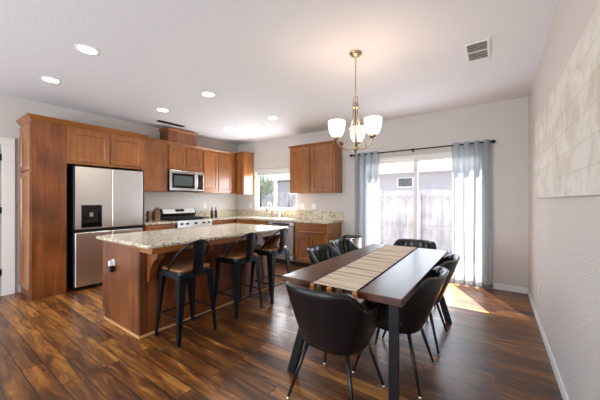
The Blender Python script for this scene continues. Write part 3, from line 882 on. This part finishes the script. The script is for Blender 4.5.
# ------------------------------------------------------------------ trash can
tc_ = thing('trash_can', 'stainless steel step trash can with dark lid by the end cabinet', 'trash can', (-2.13, 4.66, 0))
def oval(rx, ry, n=32): return [(rx * math.cos(2 * PI * k / n), ry * math.sin(2 * PI * k / n)) for k in range(n)]
obj('body', prism(oval(.17, .15), .02, .6, axis='Z'), MT['steel'], tc_, bevel=.004)
obj('base_ring', prism(oval(.175, .155), 0, .025, axis='Z'), MT['black'], tc_)
obj('rim', prism(oval(.18, .16), .6, .635, axis='Z'), MT['chrome'], tc_, bevel=.004)
obj('lid', prism(oval(.172, .152), .635, .655, axis='Z'), MT['black'], tc_, bevel=.006)
obj('pedal', box(-.05, .05, -.2, -.14, .01, .03), MT['black'], tc_, bevel=.004)

# ------------------------------------------------------------------ curtains and rod
RY = YB - .085; RZ = 2.15
rd = thing('curtain_rod', 'dark bronze curtain rod with ball finials above the sliding door', 'curtain rod', (-1.13, RY, RZ))
obj('pole', tube([(-1.12, 0, 0), (1.09, 0, 0)], .010, seg=12), MT['rod'], rd, smooth=True)
for x in (-1.13, 1.10):
    obj('finial', lathe([(.0, -.03), (.018, -.022), (.026, 0), (.018, .022), (0, .03)], (x, 0, 0), axis='X', seg=16), MT['rod'], rd, smooth=True)
for x in (-1.08, -.02, 1.05):
    bm = bmesh.new(); add_box(bm, x - .006, x + .006, .0, .083, -.016, -.010); add_box(bm, x - .012, x + .012, .078, .083, -.035, .03)
    add_tube(bm, [(x - .008, 0, 0), (x + .008, 0, 0)], .016, seg=12)
    obj('bracket', bm, MT['rod'], rd)
def curtain(x0, x1, folds, label, seed, zb=.02):
    w = x1 - x0; cx = (x0 + x1) / 2
    t = thing('curtain', label, 'curtain', (cx, RY, 0), 0, 'sheer curtains at the sliding door')
    def strip(z0, z1, nz, mat, nm, dy=0):
        bm = bmesh.new(); R = []; n = folds * 14
        rng = random.Random(seed); ph = rng.random() * 6
        for j in range(nz + 1):
            z = z0 + (z1 - z0) * j / nz; row = []
            flare = 1 + .03 * (1 - z / 2.2)
            for i in range(n + 1):
                u = i / n
                am = .034 + .010 * math.sin(5 * u + ph)
                y = am * math.cos(2 * PI * folds * u) + .006 * math.sin(3.1 * z + 9 * u + ph)
                x = (u - .5) * w * flare + .012 * math.sin(2 * PI * folds * 2 * u) + .006 * math.sin(2.2 * z + 7 * u)
                row.append(bm.verts.new((x, y + dy, z)))
            R.append(row)
        for a, b in zip(R, R[1:]):
            for i in range(n): bm.faces.new((a[i], a[i + 1], b[i + 1], b[i]))
        return obj(nm, bm, mat, t, smooth=True)
    strip(zb + .06, RZ + .035, 20, MT['curt'], 'sheer_panel')
    strip(zb, zb + .06, 2, MT['hem'], 'hem')
    for i in range(folds * 2):
        u = (i + .5) / (folds * 2)
        x = (u - .5) * w
        bm = bmesh.new(); pts = [(x, .021 * math.cos(a), RZ + .021 * math.sin(a)) for a in [2 * PI * k / 14 for k in range(15)]]
        add_tube(bm, pts, .0035, seg=6, cap=False)
        obj('grommet', bm, MT['chrome'], t, smooth=True)
curtain(-2.20, -1.72, 4, 'sheer grey curtain gathered at the left of the sliding door, beside the kitchen cabinets', 3)
curtain(-.56, -.045, 4, 'sheer grey curtain gathered at the right of the sliding door, beside the bare wall', 5)

# ------------------------------------------------------------------ chandelier
CX, CY = -1.12, 2.53
cd = thing('chandelier', 'brushed nickel three light chandelier with glowing glass shades above the table', 'chandelier', (CX, CY, ZC))
DZC = -.035
obj('canopy', lathe([(0, 0), (.06, -.001), (.06, -.012), (.045, -.03), (.015, -.038), (.008, -.05), (0, -.05)]), MT['nickel'], cd, smooth=True)
bm = bmesh.new(); z = -.045; k = 0
while z > -.43:
    ax = k % 2; pts = [((.007 * math.cos(a) if ax else 0), (0 if ax else .007 * math.cos(a)), z - .015 + .015 * math.sin(a)) for a in [2 * PI * q / 10 for q in range(11)]]
    add_tube(bm, pts, .0022, seg=5, cap=False); z -= .024; k += 1
add_tube(bm, [(.002, .002, -.04), (.004, -.003, -.2), (-.002, .003, -.43)], .002, seg=5)
obj('chain', bm, MT['nickel'], cd, smooth=True)
pts = [(.022 * math.cos(a), 0, -.455 + .03 * math.sin(a)) for a in [2 * PI * q / 16 for q in range(17)]]
obj('loop', tube(pts, .004, seg=6, cap=False), MT['nickel'], cd, smooth=True)
obj('top_hub', lathe([(.012, -.48), (.026, -.485), (.03, -.505), (.024, -.52), (.032, -.53), (.026, -.545), (.014, -.555), (0, -.555)]), MT['nickel'], cd, smooth=True)
obj('bottom_hub', lathe([(0, -.885), (.022, -.885), (.034, -.9), (.026, -.915), (.012, -.925), (.008, -.945), (0, -.95)], (0, 0, DZC)), MT['nickel'], cd, smooth=True)
obj('centre_stem', tube([(0, 0, -.55), (0, 0, -.925)], .007, seg=8), MT['nickel'], cd, smooth=True)
yaw = math.atan(196 / 278)
for q in range(3):
    th = yaw + PI / 2 - .30 + q * 2 * PI / 3
    ux, uy = math.cos(th), math.sin(th); R = .195
    P = lambda r_, z_: (ux * r_, uy * r_, z_ + (DZC if z_ < -.6 else 0))
    arm = [P(.02, -.54), P(.035, -.62), P(.055, -.70), P(.085, -.78), P(.115, -.84), P(.10, -.875), P(.06, -.89), P(.03, -.90)]
    arm = [P(.018, -.54), P(.03, -.62), P(.045, -.70), P(.07, -.78), P(.10, -.85), P(.128, -.905)]
    bm = tube(arm, .006, seg=8)
    add_tube(bm, [P(.02, -.90), P(.07, -.915), P(.13, -.905), P(.175, -.875), P(.19, -.84), P(.195, -.815)], .0075, seg=8)
    am = obj('arm', bm, MT['nickel'], cd, smooth=True)
    obj('socket_cup', lathe([(.012, -.83), (.03, -.82), (.034, -.805), (.03, -.795), (0, -.795)], (ux * R, uy * R, DZC), seg=16), MT['nickel'], am, smooth=True)
    prof = [(0, -.80), (.03, -.798), (.05, -.785), (.067, -.755), (.077, -.715), (.081, -.67), (.080, -.645), (.076, -.645), (.076, -.67), (.072, -.715), (.062, -.752), (.045, -.778), (.0, -.79)]
    obj('glass_shade', lathe(prof, (ux * R, uy * R, DZC), seg=24), MT['bulb'], cd, smooth=True)
    l = bpy.data.lights.new('chandelier_bulb', 'POINT'); l.energy = 1.7; l.color = (1, .82, .62); l.shadow_soft_size = .04
    lo = bpy.data.objects.new('chandelier_bulb', l); COL.objects.link(lo); lo.location = (ux * R, uy * R, -.62); lo.parent = cd

# ------------------------------------------------------------------ ceiling fixtures
NM = {(0, 0): 'nearest the camera, right of the two front ones', (1, 0): 'furthest left, above the pantry', (0, 1): 'above the middle of the island',
      (1, 1): 'in front of the boxed vent cover', (0, 2): 'nearest the sink wall, right one', (1, 2): 'nearest the corner of the kitchen'}
for i, x in enumerate((-3.19, -4.35)):
    for j, y in enumerate((1.0, 2.365, 3.70)):
        t = thing('recessed_light', 'round lit recessed ceiling light ' + NM[(i, j)], 'ceiling light', (x, y, ZC), 0, 'recessed lights in the kitchen ceiling')
        bm = lathe([(.098, 0), (.098, -.004), (.08, -.006), (.076, -.002), (.076, 0)], seg=28)
        obj('trim_ring', bm, MT['trim'], t, smooth=True)
        obj('lens', lathe([(0, -.0025), (.076, -.0025), (.076, -.001)], seg=28), MT['led'], t)
        l = bpy.data.lights.new('downlight', 'SPOT'); l.energy = 20; l.color = (1, .93, .84); l.spot_size = math.radians(125); l.spot_blend = .8; l.shadow_soft_size = .07
        lo = bpy.data.objects.new('downlight', l); COL.objects.link(lo); lo.location = (0, 0, -.02); lo.parent = t

def vent(x, y, w, h, label, rz, mslat, n, mf='trim'):
    t = thing('ceiling_vent', label, 'vent', (x, y, ZC), rz)
    bm = bmesh.new(); f_ = .022
    for q in ((-w, w, -h, -h + f_), (-w, w, h - f_, h), (-w, -w + f_, -h + f_, h - f_), (w - f_, w, -h + f_, h - f_), (-w + f_, w - f_, -.006, .006)):
        add_box(bm, q[0], q[1], q[2], q[3], -.012, -.0005)
    obj('frame', bm, MT[mf], t, bevel=.002)
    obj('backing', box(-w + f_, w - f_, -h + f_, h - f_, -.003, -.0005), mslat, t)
    bm = bmesh.new()
    for i in range(n):
        yy = -h + f_ + (2 * h - 2 * f_) * (i + .5) / n
        add_prism(bm, [(yy - .008, -.011), (yy - .006, -.012), (yy + .006, -.004), (yy + .004, -.003)], -w + f_, w - f_, axis='X')
    obj('louvres', bm, MT[mf], t)
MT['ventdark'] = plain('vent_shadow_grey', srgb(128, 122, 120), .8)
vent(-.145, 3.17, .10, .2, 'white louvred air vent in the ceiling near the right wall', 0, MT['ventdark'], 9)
vent(-4.98, 2.87, .055, .25, 'narrow dark slotted vent in the kitchen ceiling before the boxed cover', 0, MT['black'], 4, 'toe')
sp_ = thing('ceiling_sprinkler', 'small round sprinkler cover on the ceiling beyond the air vent', 'sprinkler', (-.34, 4.05, ZC))
obj('cover', lathe([(.042, 0), (.042, -.004), (.03, -.009), (0, -.01)], seg=24), MT['trim'], sp_, smooth=True)
sp_ = thing('ceiling_sprinkler', 'small round sprinkler cover on the kitchen ceiling near the sink', 'sprinkler', (-3.63, 3.95, ZC))
obj('cover', lathe([(.042, 0), (.042, -.004), (.03, -.009), (0, -.01)], seg=24), MT['trim'], sp_, smooth=True)

# ------------------------------------------------------------------ wall pieces
ar = thing('wall_art', 'long whitewashed wooden plank panel hung on the right wall', 'wall art', (XR, 2.66, 1.325))
obj('plank_board', box(-.018, -.001, -1.3, 1.3, 0, .815), MT['art'], ar, bevel=.002)

def plate_y(x, z, label, kind='outlet', y=YB, w=.036):
    t = thing('light_switch' if kind == 'switch' else 'wall_outlet', label, 'light switch' if kind == 'switch' else 'outlet', (x, y, z))
    obj('cover_plate', box(-w, w, -.008, -.001, -.058, .058), MT['plate'], t, bevel=.002)
    obj('rocker' if kind == 'switch' else 'receptacle', box(-.016, .016, -.011, -.008, -.033, .033), MT['trim'], t, bevel=.001)
def plate_x(x, y, z, label, rz, kind='outlet'):
    t = thing('wall_outlet', label, 'outlet', (x, y, z), rz)
    obj('cover_plate', box(-.036, .036, -.008, -.001, -.058, .058), MT['plate'], t, bevel=.002)
    obj('receptacle', box(-.016, .016, -.011, -.008, -.033, .033), MT['trim'], t, bevel=.001)
plate_y(-5.02, 1.17, 'white outlet on the back wall left of the kitchen window')
plate_y(-3.44, 1.17, 'white outlet just right of the kitchen window', w=.05)
plate_y(-3.15, 1.17, 'white light switch above the backsplash under the two door cabinet', 'switch', w=.05)
plate_x(XL, 3.98, 1.17, 'white outlet on the wall above the counter behind the dark bottles', R90)
plate_x(XR, 3.78, .36, 'white outlet low on the right wall', -R90)

# ------------------------------------------------------------------ things on the counters
kb = thing('knife_block', 'brown wooden knife block beside the gas range', 'knife block', (-5.36, 2.79, .911), R90)
obj('block', prism([(-.05, 0), (.07, 0), (.07, .15), (.0, .22), (-.05, .19)], -.05, .05, axis='X'), MT['knifew'], kb, bevel=.004)
for i, (x, y) in enumerate(((-.03, .0), (0, .0), (.03, .0), (-.02, .035), (.02, .035))):
    obj('knife_handle', tube([(x, y + .01, .18 - y), (x, y - .035, .25 - y)], .008, seg=8), MT['black'], kb, smooth=True)
jr = thing('coffee_jar', 'small dark jar with amber contents left on the short counter', 'jar', (-5.3, 2.47, .911))
obj('jar_body', lathe([(.035, 0), (.038, .01), (.038, .1), (.03, .115), (.0, .115)], seg=20), MT['amber'], jr, smooth=True)
obj('lid', lathe([(.033, .112), (.034, .14), (0, .142)], seg=20), MT['black'], jr, smooth=True)
jr = thing('pepper_mill', 'dark tall pepper mill beside the small jar', 'pepper mill', (-5.24, 2.57, .911))
obj('mill_body', lathe([(.028, 0), (.03, .01), (.02, .06), (.026, .12), (.018, .14), (0, .142)], seg=20), MT['bottle'], jr, smooth=True)
obj('mill_head', lathe([(.012, .14), (.024, .155), (.022, .18), (.006, .19), (0, .195)], seg=20), MT['black'], jr, smooth=True)
for i, (x, y, lb) in enumerate(((-5.30, 4.03, 'dark glass oil bottle right of the range, the left one of two'), (-5.29, 4.13, 'dark glass oil bottle right of the range, the right one of two'))):
    t = thing('oil_bottle', lb, 'bottle', (x, y, .911), 0, 'dark bottles on the counter')
    obj('bottle_body', lathe([(.032, 0), (.034, .008), (.034, .13), (.014, .165), (.012, .2), (0, .2)], seg=20), MT['bottle'], t, smooth=True)
    obj('cap', lathe([(.014, .198), (.014, .225), (0, .227)], seg=14), MT['black'], t)
so = thing('soap_dispenser', 'small white soap pump bottle beside the faucet', 'soap dispenser', (-4.02, 4.90, .911))
obj('bottle_body', lathe([(.028, 0), (.03, .01), (.03, .09), (.012, .11), (0, .11)], seg=16), MT['plate'], so, smooth=True)
obj('pump', tube([(0, 0, .105), (0, 0, .15), (0, -.03, .152)], .006, seg=8), MT['plate'], so, smooth=True)

# ------------------------------------------------------------------ outside
GZ = -.14
struct('patio', box(-16, 8, YB + T, 30, GZ - .1, GZ), MT['patio'])
fe = thing('wooden_fence', 'weathered wooden board fence across the yard outside the sliding door', 'fence', (-3, 8.6, GZ))
bm = bmesh.new(); x = -9.0
rng = random.Random(2)
while x < 7.5:
    h = 1.74 + rng.uniform(-.02, .02); w_ = .138
    add_prism(bm, [(x, 0), (x + w_, 0), (x + w_, h - .04), (x + w_ - .035, h), (x + .035, h), (x, h - .04)], rng.uniform(0, .006), .02 + rng.uniform(0, .004), axis='Y')
    x += .144
obj('board_panel', bm, MT['fence'], fe)
for z in (.63, 1.43):
    obj('rail', box(-9, 7.5, -.06, 0, z, z + .07), MT['fence'], fe)
for x in (-8.4, -6.0, -3.6, -1.2, 1.2, 3.6, 6.0):
    obj('post', box(x - .045, x + .045, -.13, -.04, 0, 1.7), MT['fence'], fe)
hs_ = thing('neighbor_house', 'grey stucco house with pale shingle roof behind the wooden fence', 'house', (-2, 12.5, GZ))
obj('wall', box(-3.9, 6, 0, 5, 0, 2.75), MT['stucco'], hs_)
bm = prism([(-.45, 2.70), (2.6, 4.25), (5.6, 2.70), (5.6, 2.63), (-.45, 2.63)], -4.4, 6.4, axis='X')
ob = obj('roof', bm, MT['shing'], hs_)
obj('gutter', box(-4.4, 6.4, -.53, -.45, 2.58, 2.72), MT['trim'], hs_)
wf = obj('window', box(-1.55, -.88, -.03, 0, 1.99, 2.42), MT['trim'], hs_)
obj('pane', box(-1.50, -.93, -.04, -.03, 2.03, 2.38), MT['darkpane'], wf)
h2 = thing('neighbor_house', 'pale house seen through the kitchen window beyond the fence', 'house', (-11.4, 13.5, GZ))
obj('wall', box(-3, 4.6, 0, 5, 0, 2.7), MT['stucco'], h2)
obj('roof', prism([(-.4, 2.65), (2.6, 4.0), (5.6, 2.65), (5.6, 2.58), (-.4, 2.58)], -3.4, 5.0, axis='X'), MT['shing'], h2)

tr = thing('garden_tree', 'small leafy green tree outside the kitchen window before the fence', 'tree', (-7.15, 7.6, GZ))
obj('trunk', tube([(0, 0, 0), (.03, 0, .7), (-.02, .02, 1.3), (.02, 0, 1.7)], .05, seg=8, r1=.02), MT['bark'], tr, smooth=True)
bm = bmesh.new(); rng = random.Random(4)
for i in range(1500):
    a = rng.random() * 2 * PI; e = math.acos(rng.uniform(-1, 1)); q = .5 * rng.random() ** .4
    c = Vector((q * math.sin(e) * math.cos(a) * 1.1, q * math.sin(e) * math.sin(a) * .9, 1.95 + q * math.cos(e) * .9))
    u = Vector((rng.uniform(-1, 1), rng.uniform(-1, 1), rng.uniform(-1, 1))).normalized(); v_ = u.orthogonal().normalized()
    s_ = rng.uniform(.02, .04)
    bm.faces.new([bm.verts.new(c + u * s_ * 1.4), bm.verts.new(c + v_ * s_ * .6), bm.verts.new(c - u * s_ * 1.4), bm.verts.new(c - v_ * s_ * .6)])
obj('foliage', bm, MT['leaf'], tr)
